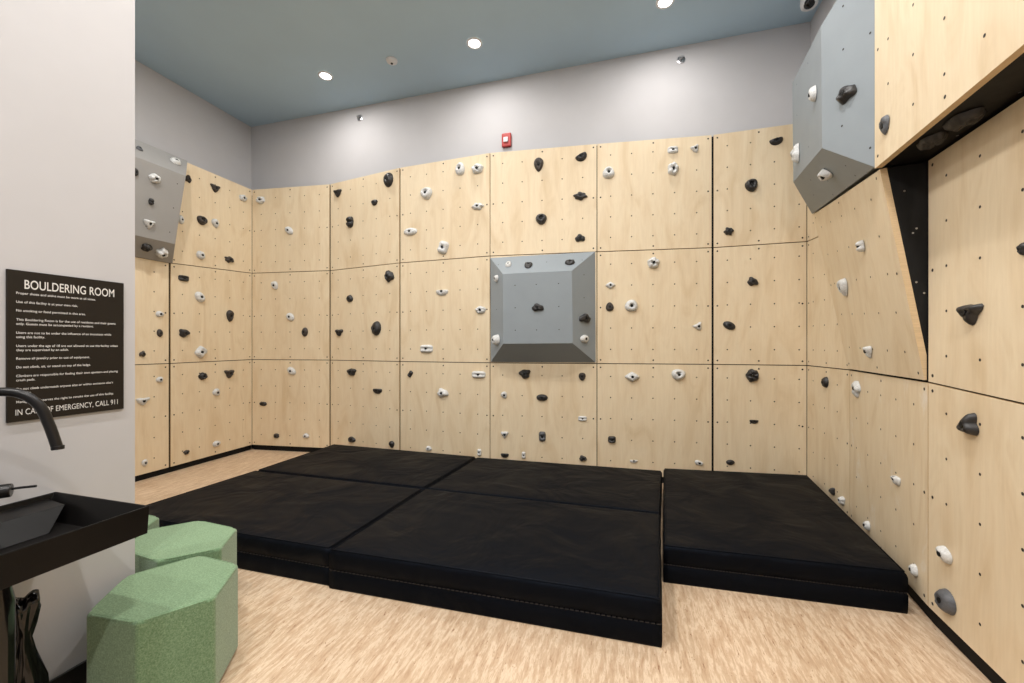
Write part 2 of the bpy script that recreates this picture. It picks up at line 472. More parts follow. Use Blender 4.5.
# square pyramid volume on the back wall
a, b_ = V3((*BK[3], 0)), V3((*BK[4], 0))
pn = wallq(BK[3], BK[4], ZR[1], ZR[2]); nb = qn(pn)
base = [hit(490.3, 258.0, pn[0], nb), hit(595.2, 251.6, pn[0], nb), hit(595.7, 362.6, pn[0], nb), hit(490.8, 362.0, pn[0], nb)]
off = pn[0]+nb*.26
inn = [hit(502.8, 274, off, nb), hit(571.9, 270.6, off, nb), hit(572.7, 343.2, off, nb), hit(503.2, 343.7, off, nb)]
base = [p+nb*.0012 for p in base]
V = base+inn+[p-nb*.0002 for p in base]
faces = [(4, 5, 6, 7), (0, 1, 5, 4), (5, 1, 2, 6), (7, 6, 2, 3), (0, 4, 7, 3), (8, 11, 10, 9), (0, 8, 9, 1), (1, 9, 10, 2), (2, 10, 11, 3), (3, 11, 8, 0)]
hs = [(0, s, t_) for s in (.18, .49, .81) for t_ in (.17, .49, .81) if not (s == .49 and t_ == .49)]
hs += [(1, s, .45) for s in (.03, .58, .97)] + [(2, .5, t_) for t_ in (.15, .4, .65)] + [(4, .5, t_) for t_ in (.5,)] + [(3, .5, .95)]
poly_solid('climbing_volume', V, faces, ('grey', 'hole'), 'grey square volume with sloping sides in the middle of the back wall', hs, loc=(base[2]+base[3])/2)
for k, i, ph in (('Pf', (4, 5, 6, 7), 'front of the square grey volume'), ('Pt', (0, 1, 5, 4), 'top slope, square grey volume'),
                 ('Pr', (5, 1, 2, 6), 'right slope, square grey volume'), ('Pl', (0, 4, 7, 3), 'left slope, square grey volume')):
    SURF[k] = (*[V[j] for j in i], ph)
# tall ridge volume at the upper right
def at(u, v, y): return EYEV+ray(u, v)*y
T1 = R(1.345, 2.765, 2.31); T2 = at(821, 26, 2.65); T3 = at(792.3, 83, 3.6)
G1 = R(1.345, 2.765, 1.012); G2 = at(822, 148, 2.65); G3 = at(793.3, 182, 3.6); G4 = R(1.712, 4.545, 1.272)
K3 = R(1.712, 4.545, T3.z-EYE); K1t = R(1.56, 2.772, 2.31); K1 = R(1.56, 2.772, 1.09)
V = [T1, T2, T3, G1, G2, G3, G4, K3, K1t, K1]
faces = [(2, 1, 4, 5), (1, 0, 3, 4), (5, 4, 6), (4, 3, 6), (2, 5, 6, 7), (0, 8, 9, 3), (0, 1, 8), (1, 2, 7), (1, 7, 8), (3, 9, 6), (7, 6, 9), (7, 9, 8)]
m = MB(); m.v = [V3(p) for p in V]; m.f = [list(f) for f in faces]; m.m = [0]*len(faces)
def dots(q, pts, r, mm):
    for s_, t_ in pts:
        P_ = bil(q, s_, t_); n_ = ((q[3]-q[0])*(1-s_)+(q[2]-q[1])*s_).cross((q[1]-q[0])*(1-t_)+(q[2]-q[3])*t_).normalized()
        disc(mm, P_+n_*.001, n_, r, 1)
dots([T3, T2, G2, G3], [(s_, t_) for s_ in (.2, .62) for t_ in (.1, .4, .85)], .006, m)
dots([T2, T1, G1, G2], [(.45, .1), (.45, .36), (.42, .82), (.93, .40), (.93, .92)], .007, m)
dots([G3, G2, G1, G4], [(.72, .35), (.4, .3), (.9, .62), (.25, .62), (.5, .93), (.85, .9), (.6, .6)], .006, m)
tag(m.build('climbing_volume', [M['grey'], M['hole']], loc=G4), 'tall grey ridged volume hanging at the upper right beside the plywood', 'climbing volume', 'grey painted climbing volumes')
SURF['Vl'] = (T3, T2, G2, G3, 'left face, tall grey volume')
SURF['Vr'] = (T2, T1, G1, G2, 'right face, tall grey volume')
SURF['Vb'] = (G3, G2, G1, G4, 'underside, tall grey volume')
# leaning volume on the left wall, partly behind the partition
oB, iB, iT, oT = R(-5.150, 3.49, .972), R(-4.952, 3.38, 1.16), R(-4.838, 3.42, 1.936), R(-5.067, 3.6, 2.215)
L = 1.22
oBn, iBn, iTn, oTn = [p+V3((0, d, 0)) for p, d in ((oB, -L), (iB, -1.0), (iT, -1.05), (oT, -1.33))]
kB, kT, kBn, kTn = R(-5.156, 3.46, .972), R(-5.156, 3.46, 2.215), R(-5.156, 2.27, .972), R(-5.156, 2.27, 2.215)
V = [oBn, iBn, iTn, oTn, oB, iB, iT, oT, kBn, kTn, kB, kT]
faces = [(2, 6, 5, 1), (3, 7, 6, 2), (1, 5, 4, 0), (7, 4, 5, 6), (3, 2, 1, 0), (9, 11, 7, 3), (0, 4, 10, 8), (7, 11, 10, 4), (0, 8, 9, 3), (8, 10, 11, 9)]
hs = [(0, s, t_) for s in (.45, .7, .93) for t_ in (.15, .5, .85)] + [(1, .93, .4), (1, .6, .4)]
poly_solid('climbing_volume', V, faces, ('warm', 'hole'), 'grey leaning volume high on the left wall, cut off by the partition', hs, loc=oB)
SURF['Qf'] = (iTn, iT, iB, iBn, 'front of the left wall volume')
SURF['Qt'] = (oTn, oT, iT, iTn, 'top slope, left wall volume')
SURF['Qb'] = (iBn, iB, oB, oBn, 'underside, left wall volume')

# ------------------------------------------------------------------ climbing holds
def smoothf(x): return max(0, min(1, x))
def outline(shape, th, sd):
    c, s = math.cos(th), math.sin(th)
    if shape in ('round', 'ring', 'donut'): return 1+.05*math.sin(3*th+sd)
    if shape == 'oval': return 1+.04*math.sin(2*th+sd)
    if shape == 'rock': return .92+.12*math.sin(3*th+sd)+.08*math.sin(5*th+2*sd)
    if shape == 'tri':
        return (1.05/(max(math.cos((th+math.pi/2) % (2*math.pi/3)-math.pi/3), .62)))*.62+.06*math.sin(4*th+sd)
    if shape == 'drop': return 1.0
    if shape == 'wedge': return .75+.3*math.cos(2*th)*.5+.15*max(0, -s)
    if shape == 'star': return .86+.11*math.cos(6*th+sd)+.08*math.sin(4*th+sd)
    if shape == 'cluster': return .93+.06*math.cos(5*th+sd)+.03*math.sin(9*th)
    if shape == 'lobes': return .78+.24*math.cos(3*th-math.pi/2)
    if shape == 'bar': return 1/(abs(c)**4+abs(s)**4)**.25*.98
    if shape == 'half': return 1.0 if s < .15 else min(1, .3/max(s, .01))*1.0
    if shape == 'diamond': return 1/(abs(c)**1.2+abs(s)**1.2)**(1/1.2)
    if shape == 'pinch': return .95-.22*abs(c)**4 if abs(s) > .3 else .78
    return 1
def hold_mesh(w, h, dep, shape, sd):
    N, K = 28, 9
    vs = []; fs = []
    rnd = random.Random(sd); o3 = V3((rnd.random()*50, rnd.random()*50, rnd.random()*50))
    rocky = {'rock': .28, 'star': .25, 'cluster': .4, 'lobes': .15, 'pinch': .12}.get(shape, .17)
    vs_rho = []
    for k in range(K):
        rho = 1-k/K
        for i in range(N):
            th = 2*math.pi*i/N
            r = outline(shape, th, sd)*rho
            x, y = r*math.cos(th)*w/2, r*math.sin(th)*h/2
            if shape == 'drop': x *= .58+.42*smoothf(.62+.6*r*math.sin(th))
            p = 2.2 if shape in ('round', 'oval', 'rock') else 3
            z = dep*(1-rho**p)**.6
            if shape in ('tri', 'drop', 'half', 'wedge'):     # sloping: thicker at the top lip
                z *= .55+.45*smoothf(.5+.6*r*math.sin(th))
            if shape == 'ring':
                z -= dep*.75*math.exp(-((r*math.cos(th))**2+(r*math.sin(th)-.25)**2*2.2)/.13)
            if shape == 'donut': z -= dep*.8*math.exp(-(r*r)/.06)
            if shape == 'bar': z -= dep*.3*math.exp(-(y/(h*.18))**2)
            if shape == 'pinch': z -= dep*.45*math.exp(-((r*math.sin(th))/.16)**2)
            if shape == 'cluster': z *= .72+.45*abs(math.cos(2.5*th+sd))*rho**.5
            q = noise.noise(V3((x, y, 0))*2.6/max(w, h)*2+o3)
            z += dep*rocky*q*(1-rho**6)
            z -= dep*.35*math.exp(-(rho/.3)**2)
            if k == 0: z = 0
            z = max(z, .0 if k == 0 else .002)
            vs.append((x, y, z))
    vs.append((0, 0, max(vs[(K-1)*N][2]*.9, .003)))
    for k in range(K-1):
        for i in range(N):
            j = (i+1) % N
            fs.append((k*N+i, k*N+j, (k+1)*N+j, (k+1)*N+i))
    for i in range(N): fs.append(((K-1)*N+i, (K-1)*N+(i+1) % N, K*N))
    return vs, fs
SIZEW = {}
HN = 0
LABELS = {}
def zone(key, u, v):
    q = [proj(p) for p in SURF[key][:4]]
    for _ in range(1):
        s, t = .5, .5
        for it in range(12):
            x = (q[0][0]*(1-s)+q[1][0]*s)*(1-t)+(q[3][0]*(1-s)+q[2][0]*s)*t
            y = (q[0][1]*(1-s)+q[1][1]*s)*(1-t)+(q[3][1]*(1-s)+q[2][1]*s)*t
            dsx = (q[1][0]-q[0][0])*(1-t)+(q[2][0]-q[3][0])*t; dsy = (q[1][1]-q[0][1])*(1-t)+(q[2][1]-q[3][1])*t
            dtx = (q[3][0]-q[0][0])*(1-s)+(q[2][0]-q[1][0])*s; dty = (q[3][1]-q[0][1])*(1-s)+(q[2][1]-q[1][1])*s
            de = dsx*dty-dsy*dtx
            ex, ey = u-x, v-y
            s += (ex*dty-ey*dtx)/de; t += (dsx*ey-dsy*ex)/de
    if key[0] in 'PVQSTC' or key[:2] in ('L1',):
        if key[0] == 'P' and key != 'Pf' or key in ('Qt', 'Qb', 'Vb', 'S'): pass
    a = 'upper' if t < .36 else ('lower' if t > .64 else 'middle')
    c = 'left' if s < .36 else ('right' if s > .64 else 'middle')
    return 'centre' if a == c == 'middle' else (f'{a} {c}' if c != 'middle' else (f'{a} part'))
CN = {'b': ('black', 'hb'), 'w': ('white', 'hw'), 'n': ('dark brown', 'hbr'), 'g': ('charcoal grey', 'hg')}
def hold(key, u, v, wp, hp, col, shape, word, rot=0, dp=None, lab=None, bolt=True, zn=None):
    global HN
    HN += 1
    TL, TR, BR, BL, ph = SURF[key]
    qq = (TL, TR, BR, BL); s_, t_ = .5, .5
    for _ in range(25):
        a = proj(bil(qq, s_, t_)); b1 = proj(bil(qq, s_+.01, t_)); b2 = proj(bil(qq, s_, t_+.01))
        j11, j21, j12, j22 = (b1[0]-a[0])/.01, (b1[1]-a[1])/.01, (b2[0]-a[0])/.01, (b2[1]-a[1])/.01
        de = j11*j22-j12*j21; ex, ey = u-a[0], v-a[1]
        s_ = max(-.6, min(1.6, s_+(ex*j22-ey*j12)/de)); t_ = max(-.6, min(1.6, t_+(j11*ey-j21*ex)/de))
    n = ((BL-TL)*(1-s_)+(BR-TR)*s_).cross((TR-TL)*(1-t_)+(BR-BL)*t_).normalized()
    if n.dot(EYEV-TL) < 0: n = -n
    up = V3((0, 0, 1)) if abs(n.z) < .9 else V3((0, 1, 0))
    tx = up.cross(n).normalized(); ty = n.cross(tx)
    P0 = bil(qq, s_, t_)
    def pr(d):
        a = proj(P0); c = proj(P0+d*.01); return (c[0]-a[0])/.01, (c[1]-a[1])/.01
    cx = pr(tx); cy = pr(ty); cn = pr(n)
    h = hp/max(abs(cy[1]), 30)
    ux = abs(cx[0]); full = abs(cy[1])
    if ux > .55*full:
        w = wp/ux; d = dp or .42*min(w, h)
    else:
        w = h*.85
        d = max(.3*w, min(1.0*w, (wp-w*ux*.7)/max(abs(cn[0]), 1)))
        if dp: d = dp
    P = hit(u, v, P0+n*d*.4, n)-n*d*.4
    P = P+n*(.0015 if key[0] in 'AR' else (.0028 if key[0] in 'BL' else .004))
    vs, fs = hold_mesh(w, h, d, shape, HN)
    ca, sa = math.cos(math.radians(rot)), math.sin(math.radians(rot))
    ax = tx*ca+ty*sa; ay = ty*ca-tx*sa
    rm = Matrix((ax, ay, n)).transposed()
    cname, mk = CN[col]
    o = link('climbing_hold', vs, fs, M[mk], loc=P, rot=rm, smooth=True)
    if bolt:
        br = min(.015, .17*min(w, h)); zc = max(.004, sorted(p[2] for p in vs[-57:])[-8])
        m = MB(); m.lathe((0, 0, 0), [(br, zc-.010), (br, zc+.003), (br*.8, zc+.0045), (br*.45, zc+.0045), (br*.4, zc+.003)], seg=10)
        bo = D.meshes.new('bolt'); bo.from_pydata([tuple(x) for x in m.v], [], m.f); bo.materials.append(M['bolt'])
        c = D.objects.new('bolt', bo); COL.objects.link(c); c.parent = o
        if col == 'w': c['label'] = 'black bolt head'
    area = wp*hp
    sz = 'big ' if area > 150 else ('small ' if area < 48 else '')
    z = zn or zone(key, u, v)
    L_ = lab or f"{sz}{cname} {word} climbing hold, {z} of {ph}"
    LABELS.setdefault(L_, []).append((key, u, v))
    tag(o, L_, 'climbing hold', 'climbing holds')
    return o
H = [
 # left wall volume
 ('Qt', 140, 148.5, 9, 4, 'g', 'drop', 'pointed', 60), ('Qt', 176, 161, 11, 6, 'w', 'oval', 'oval', 25),
 ('Qf', 135.5, 172, 7, 8, 'b', 'round', 'round'), ('Qf', 155.5, 178.5, 12, 10, 'w', 'cluster', 'knobbly'),
 ('Qf', 151.6, 201.7, 7, 7, 'b', 'pinch', 'two-ridged'), ('Qf', 149.8, 223.6, 12, 10, 'w', 'tri', 'rounded triangular'),
 ('Qb', 147, 248, 11, 7, 'b', 'rock', 'angular'), ('Qb', 162.4, 253.5, 13, 9, 'w', 'star', 'ragged'),
 # left wall corner column
 ('L2t', 181.5, 219.6, 6, 9, 'w', 'oval', 'oval'), ('L2t', 188.6, 178.8, 7, 8, 'n', 'rock', 'lumpy'),
 ('L2t', 216, 188, 10, 9, 'n', 'tri', 'stepped triangular'), ('L2t', 243.6, 198, 8, 7, 'w', 'cluster', 'knobbly'),
 ('L2t', 202.8, 220.2, 10, 9, 'n', 'ring', 'pocketed'), ('L2t', 216.2, 223.3, 8, 9, 'w', 'drop', 'tapered', 20),
 ('L2t', 201.5, 255.2, 8, 9, 'w', 'oval', 'oval', 20), ('L2t', 229.7, 259.5, 10, 7, 'n', 'star', 'craggy'),
 ('L2m', 184.3, 278.2, 11, 6, 'b', 'bar', 'bar-shaped'), ('L2m', 200.7, 297, 9, 11, 'w', 'oval', 'slanted', 40),
 ('L2m', 230.8, 316, 8, 12, 'n', 'drop', 'tapered'), ('L2m', 184.8, 333, 11, 9, 'b', 'rock', 'rocky'),
 ('L2m', 201.8, 352, 10, 11, 'w', 'bar', 'slanted bar', -40),
 ('L2b', 203.5, 376.2, 9, 8, 'b', 'cluster', 'knobbly'), ('L2b', 230.2, 373.5, 10, 10, 'n', 'tri', 'triangular'),
 ('L2b', 217.3, 392.6, 8, 8, 'w', 'drop', 'tapered', 40), ('L2b', 186.8, 452.3, 6, 5, 'n', 'rock', 'lumpy'),
 ('L2b', 217, 443.8, 8, 6, 'w', 'round', 'rounded'),
 # left wall nearer column
 ('L1m', 160.2, 314, 8, 6, 'w', 'round', 'rounded'), ('L1m', 160.2, 333, 6, 8, 'n', 'oval', 'oval'),
 ('L1m', 142.9, 354, 7, 6, 'n', 'rock', 'lumpy'), ('L1b', 160.2, 379.7, 7, 6, 'w', 'round', 'rounded'),
 ('L1b', 143.5, 401, 15, 9, 'w', 'tri', 'triangular'), ('L1b', 145.2, 463, 7, 7, 'w', 'drop', 'tapered'),
 # back wall, first column
 ('B1t', 260.1, 199.9, 9, 8, 'w', 'cluster', 'knobbly'), ('B1t', 288.5, 230.3, 9, 7, 'w', 'oval', 'slanted oval', -35),
 ('B1m', 274.2, 285.4, 7, 9, 'w', 'drop', 'tapered', 25), ('B1m', 289.7, 316.9, 9, 7, 'w', 'oval', 'slanted oval', -35),
 ('B1m', 304.4, 332, 6, 9, 'n', 'oval', 'oval'), ('B1b', 291, 371, 9, 7, 'w', 'oval', 'slanted oval', -40),
 ('B1b', 262.5, 403.8, 8, 6, 'b', 'wedge', 'wedge-shaped'), ('B1b', 276, 435.9, 7, 5, 'n', 'pinch', 'notched'),
 ('B1b', 305.6, 436, 6, 5, 'w', 'round', 'rounded', 0),
 # second column
 ('B2t', 336.9, 192.6, 8, 9, 'b', 'tri', 'blocky'), ('B2t', 387.6, 179.3, 9, 14, 'b', 'oval', 'tall oval'),
 ('B2t', 374, 202.2, 6, 6, 'b', 'round', 'round'), ('B2t', 349.2, 221.7, 8, 12, 'b', 'pinch', 'double-humped'),
 ('B2m', 388.5, 276, 9, 12, 'b', 'rock', 'lumpy'), ('B2m', 349.2, 298.5, 6, 7, 'b', 'round', 'round'),
 ('B2m', 338.6, 332.1, 8, 8, 'b', 'lobes', 'three-lobed'), ('B2m', 375.4, 328.3, 9, 14, 'b', 'oval', 'tall oval', -8),
 ('B2b', 351, 371.9, 9, 8, 'b', 'rock', 'rocky'), ('B2b', 376.8, 390, 9, 8, 'b', 'half', 'half-moon'),
 ('B2b', 351.3, 439.8, 7, 6, 'b', 'ring', 'pocketed'), ('B2b', 391.2, 444.6, 6, 7, 'b', 'drop', 'tapered'),
 # third column
 ('B3t', 459.6, 168.7, 9, 13, 'w', 'ring', 'tall pocketed'), ('B3t', 476.9, 168.2, 12, 11, 'w', 'cluster', 'knobbly'),
 ('B3t', 425.8, 192.8, 11, 12, 'w', 'ring', 'pocketed'), ('B3t', 477.4, 206.1, 13, 8, 'w', 'star', 'flat ragged'),
 ('B3t', 409.9, 231.4, 13, 8, 'w', 'oval', 'long oval'), ('B3t', 442.5, 247.1, 10, 13, 'w', 'bar', 'slanted block', -20),
 ('B3m', 441.5, 291.1, 12, 9, 'w', 'half', 'half-moon'), ('B3m', 480.2, 309.8, 11, 8, 'w', 'cluster', 'knobbly'),
 ('B3m', 425.9, 348.7, 13, 8, 'w', 'bar', 'long'), ('B3b', 410, 374, 4, 7, 'b', 'bar', 'slanted bar', -35),
 ('B3b', 478.2, 374.6, 14, 7, 'w', 'bar', 'long flat'), ('B3b', 442, 393, 12, 9, 'w', 'rock', 'rocky'),
 ('B3b', 428.4, 448.6, 6, 5, 'w', 'round', 'rounded'), ('B3b', 479.2, 452.5, 4, 7, 'w', 'bar', 'blocky'),
 # fourth column
 ('B4t', 538.5, 164, 11, 14, 'n', 'drop', 'teardrop'), ('B4t', 541.1, 218.5, 11, 11, 'b', 'ring', 'pocketed'),
 ('B4t', 581, 155.2, 12, 11, 'b', 'half', 'curved lip', 25), ('B4t', 580.3, 195.7, 15, 9, 'b', 'star', 'jagged star'),
 ('B4t', 580, 237.9, 11, 8, 'b', 'rock', 'rocky'),
 ('Pt', 508.3, 264, 6, 5, 'w', 'donut', 'ring'), ('Pt', 528.4, 263.8, 8, 7, 'b', 'half', 'half-moon'),
 ('Pt', 569.8, 261.3, 10, 5, 'b', 'half', 'flat half-moon'), ('Pl', 496.1, 278.3, 5, 7, 'w', 'round', 'rounded'),
 ('Pl', 495.5, 339.8, 9, 11, 'w', 'oval', 'oval'), ('Pf', 537.5, 307.5, 13, 8, 'b', 'rock', 'blocky'),
 ('Pr', 585.7, 318.3, 12, 9, 'b', 'rock', 'rocky'), ('Pr', 585, 338.8, 8, 8, 'w', 'round', 'rounded'),
 ('B4b', 524.7, 373.8, 12, 10, 'b', 'rock', 'rocky'), ('B4b', 504.1, 395.2, 7, 7, 'w', 'drop', 'tapered', 30),
 ('B4b', 542, 397.7, 11, 7, 'b', 'oval', 'long oval'), ('B4b', 504.6, 434.4, 8, 8, 'w', 'tri', 'triangular'),
 ('B4b', 542.2, 436.6, 7, 10, 'g', 'bar', 'upright'), ('B4b', 504.6, 454.7, 8, 7, 'b', 'half', 'half-moon'),
 ('B4b', 523.6, 455.3, 4, 7, 'w', 'bar', 'blocky'), ('B4b', 582.2, 376.5, 7, 8, 'n', 'round', 'round'),
 ('B4b', 582.5, 418.6, 9, 5, 'w', 'bar', 'flat bar'), ('B4b', 582.8, 458.6, 8, 6, 'b', 'rock', 'lumpy'),
 # fifth column
 ('B5t', 608.7, 172.3, 12, 12, 'w', 'ring', 'pocketed'), ('B5t', 673.1, 149.5, 11, 7, 'w', 'bar', 'flat bar'),
 ('B5t', 695.4, 148.1, 9, 9, 'w', 'tri', 'blocky', 20), ('B5t', 673.4, 168.3, 12, 14, 'w', 'cluster', 'knobbly round'),
 ('B5m', 653.7, 262.5, 13, 12, 'w', 'cluster', 'knobbly', 25), ('B5m', 610.5, 285.1, 10, 7, 'w', 'diamond', 'pointed'),
 ('B5m', 609.8, 306.9, 8, 9, 'n', 'round', 'rounded'), ('B5m', 631.7, 305.7, 13, 12, 'w', 'donut', 'round'),
 ('B5m', 698.5, 326.3, 10, 9, 'w', 'tri', 'triangular', 30), ('B5b', 632.3, 376.8, 15, 10, 'w', 'diamond', 'diamond-shaped'),
 ('B5b', 678.8, 374.6, 14, 11, 'w', 'ring', 'pocketed'), ('B5b', 612, 439.8, 8, 7, 'b', 'bar', 'square'),
 ('B5b', 633.8, 460.8, 8, 5, 'w', 'half', 'half-moon'), ('B5b', 699.4, 463, 10, 7, 'w', 'wedge', 'wedge-shaped', -20),
 # sixth column
 ('B6t', 776.7, 139.5, 14, 10, 'b', 'half', 'curved lip', 8), ('B6t', 751.9, 184.6, 13, 13, 'b', 'ring', 'round pocketed'),
 ('B6t', 729, 231, 11, 9, 'b', 'star', 'jagged star'), ('B6m', 753, 281.5, 12, 9, 'b', 'rock', 'slanted rocky', -25),
 ('B6m', 729.5, 325.5, 13, 8, 'b', 'oval', 'slanted', -25), ('B6b', 752.9, 375.7, 14, 14, 'b', 'cluster', 'knobbly round'),
 ('B6b', 754.2, 420.9, 9, 6, 'b', 'half', 'half-moon'), ('B6b', 730.5, 462.5, 9, 5, 'b', 'oval', 'oval'),
 # right wall
 ('Ab', 824.6, 382.2, 8, 11, 'b', 'oval', 'oval'), ('R2b', 855.5, 388.5, 9, 18, 'w', 'rock', 'tall rocky'),
 ('T', 842.4, 287.7, 12, 18, 'w', 'drop', 'faceted'), ('T', 867.4, 351.1, 11, 14, 'w', 'tri', 'pointed'),
 ('T', 860.5, 246.3, 10, 12, 'w', 'pinch', 'ridged'), ('Ab', 832, 491, 7, 8, 'b', 'rock', 'lumpy'),
 ('Ab', 841.3, 500.2, 8, 9, 'w', 'rock', 'lumpy'), ('R2b', 866.5, 525.5, 8, 10, 'w', 'oval', 'oval'),
 ('R2b', 894.8, 478.5, 12, 14, 'w', 'half', 'domed'), ('R2b', 913.2, 569.9, 10, 12, 'w', 'oval', 'oval'),
 ('R3b', 942.5, 553.9, 13, 21, 'w', 'wedge', 'long slanted', -20), ('R3b', 943.8, 601, 16, 22, 'g', 'oval', 'domed'),
 ('R3b', 967.3, 425.3, 20, 22, 'b', 'lobes', 'notched', 50), ('R3m', 967.3, 312.7, 22, 24, 'b', 'tri', 'blocky'),
 ('C', 884, 125.4, 9, 19, 'g', 'drop', 'smooth tapered'),
 ('Vr', 845.3, 93.7, 19, 17, 'b', 'rock', 'rocky'), ('Vl', 812.8, 94, 9, 15, 'w', 'oval', 'oval'),
 ('Vl', 795.6, 154.4, 9, 18, 'w', 'rock', 'tall rocky'), ('Vb', 824.8, 175.7, 11, 10, 'w', 'drop', 'pointed', 60, .06),
]
for h_ in H: hold(*h_)
hold('R3m', 1022, 248.6, 9, 14, 'b', 'rock', 'lumpy', lab='black lumpy climbing hold cut off by the right picture edge')
hold('S', 932, 141, 24, 15, 'b', 'cluster', 'knobbly', dp=.035, bolt=False, lab='black knobbly climbing hold on the black soffit, smaller and nearer the grey volume')
hold('S', 964.5, 120.5, 34, 20, 'b', 'cluster', 'knobbly', dp=.04, bolt=False, lab='larger black knobbly climbing hold on the black soffit, nearer the picture edge')
for k_, v_ in LABELS.items():
    if len(v_) > 1: print('DUPLABEL', k_, v_)
    if len(k_.replace(',', '').split()) > 16: print('LONGLABEL', k_)

# ------------------------------------------------------------------ crash mats
def mat_pad(c, hgt, label, seed, zipface=('front',)):
    """c: four ground corners front-left, front-right, back-right, back-left"""
    c = [V3((*p, 0)) for p in c]; N = 36
    ctr = sum(c, V3())/4
    t = empty('crash_mat', ctr, label, 'crash mat', 'black crash mats on the floor')
    def ring(inset, z):
        out = []
        q = []
        for i in range(4):
            a, p, b_ = c[i-1], c[i], c[(i+1) % 4]
            q.append(p+((a-p).normalized()+(b_-p).normalized())*inset)
        for i in range(4):
            for k in range(N):
                s = k/N
                out.append(q[i]*(1-s)+q[(i+1) % 4]*s+V3((0, 0, z)))
        return out, q
    vs = []; fs = []
    rings = [(.003, .0), (.001, .012), (0, .05), (.0, .105), (.008, .112), (.008, .118), (.0, .124), (0, .17), (0, hgt-.03), (.005, hgt-.014), (.014, hgt-.004)]
    for ins, z in rings:
        r, q = ring(ins, z); 
        for p in r:
            b_ = noise.noise(p*5+V3((seed, 0, 0)))*.004 if .02 < z < hgt-.01 else 0
            d = (p-ctr); d.z = 0; p = p+d.normalized()*b_
            vs.append(p)
    n4 = 4*N
    for j in range(len(rings)-1):
        for i in range(n4):
            k = (i+1) % n4; fs.append((j*n4+i, j*n4+k, (j+1)*n4+k, (j+1)*n4+i))
    fs.append(tuple(range(n4))[::-1])
    _, q = ring(.026, hgt)
    g0 = len(vs)
    rnd = random.Random(seed)
    lines = [(rnd.uniform(.1, .9), rnd.uniform(.1, .9), rnd.uniform(0, math.pi), rnd.uniform(.2, .45), rnd.uniform(.002, .0045)) for _ in range(16)]
    for j in range(N+1):
        for i in range(N+1):
            s, u_ = i/N, j/N
            p = (q[0]*(1-s)+q[1]*s)*(1-u_)+(q[3]*(1-s)+q[2]*s)*u_
            e = min(s, 1-s, u_, 1-u_)
            k = smoothf(e*9)
            z = hgt+.010*math.sin(math.pi*s)**.6*math.sin(math.pi*u_)**.6
            z += k*noise.fractal(V3((p.x*3.0, p.y*3.0, seed)), .9, 2, 3)*.004
            for (lx, ly, an, ln, am) in lines:
                dx, dy = s-lx, u_-ly
                al = dx*math.cos(an)+dy*math.sin(an); ac = -dx*math.sin(an)+dy*math.cos(an)
                z += k*am*math.exp(-(ac/.02)**2-(al/ln)**2)
            vs.append(V3((p.x, p.y, z)))
    for j in range(N):
        for i in range(N):
            a = g0+j*(N+1)+i; fs.append((a, a+1, a+N+2, a+N+1))
    last = (len(rings)-1)*n4
    def edge(i, k):
        return g0+({0: k, 1: k*(N+1)+N, 2: N*(N+1)+N-k, 3: (N-k)*(N+1)}[i])
    for i in range(4):
        for k in range(N):
            a = last+i*N+k; b_ = last+(i*N+k+1) % n4
            fs.append((a, b_, edge(i, k+1), edge(i, k)))
    o = link('cover', vs, fs, M['mat'], t, ctr, smooth=True)
    m = MB(); r, _ = ring(.003, .115)
    for i in range(n4):
        p, p2 = r[i], r[(i+1) % n4]
        d = (p2-p); 
        for a, b_ in ((.08, .42), (.58, .92)):
            x0, x1 = p+d*a, p+d*b_
            nn = V3((d.y, -d.x, 0)).normalized()*.0035
            up = V3((0, 0, .0022))
            m.add([x0-up-nn, x1-up-nn, x1-up+nn, x0-up+nn, x0+up-nn, x1+up-nn, x1+up+nn, x0+up+nn],
                  [(0, 3, 2, 1), (4, 5, 6, 7), (0, 1, 5, 4), (1, 2, 6, 5), (2, 3, 7, 6), (3, 0, 4, 7)])
    z = m.build('zipper', M['zip'], t, loc=ctr+V3((0, 0, .115)))
    z['label'] = 'zip along the side seam'
    m = MB(); r, _ = ring(.014, hgt-.002)     # piping round the top edge
    m.tube(r+[r[0]], .0045, 6); m.build('piping', M['mat'], t, loc=ctr+V3((0, 0, hgt)), smooth=True)
    return t
HM = .232
mat_pad([(-3.68, 2.105), (-1.780, 2.105), (-1.735, 3.233), (-3.62, 3.233)], HM, 'black crash mat at the front left, nearest the green stools', 1)
mat_pad([(-3.62, 3.246), (-1.735, 3.246), (-1.655, 4.32), (-3.62, 4.37)], HM, 'black crash mat at the back left, far corner of the mats', 2)
mat_pad([(-1.765, 2.085), (.165, 2.122), (.24, 3.234), (-1.72, 3.233)], HM+.004, 'black crash mat at the front centre, closest to the viewer', 3)
mat_pad([(-1.72, 3.246), (.24, 3.248), (.338, 4.36), (-1.64, 4.31)], HM-.004, 'black crash mat at the back centre under the square grey volume', 4)
mat_pad([(.217, 2.715), (1.500, 2.765), (1.690, 4.585), (.358, 4.44)], HM, 'separate black crash mat on the right, against the right wall', 5)

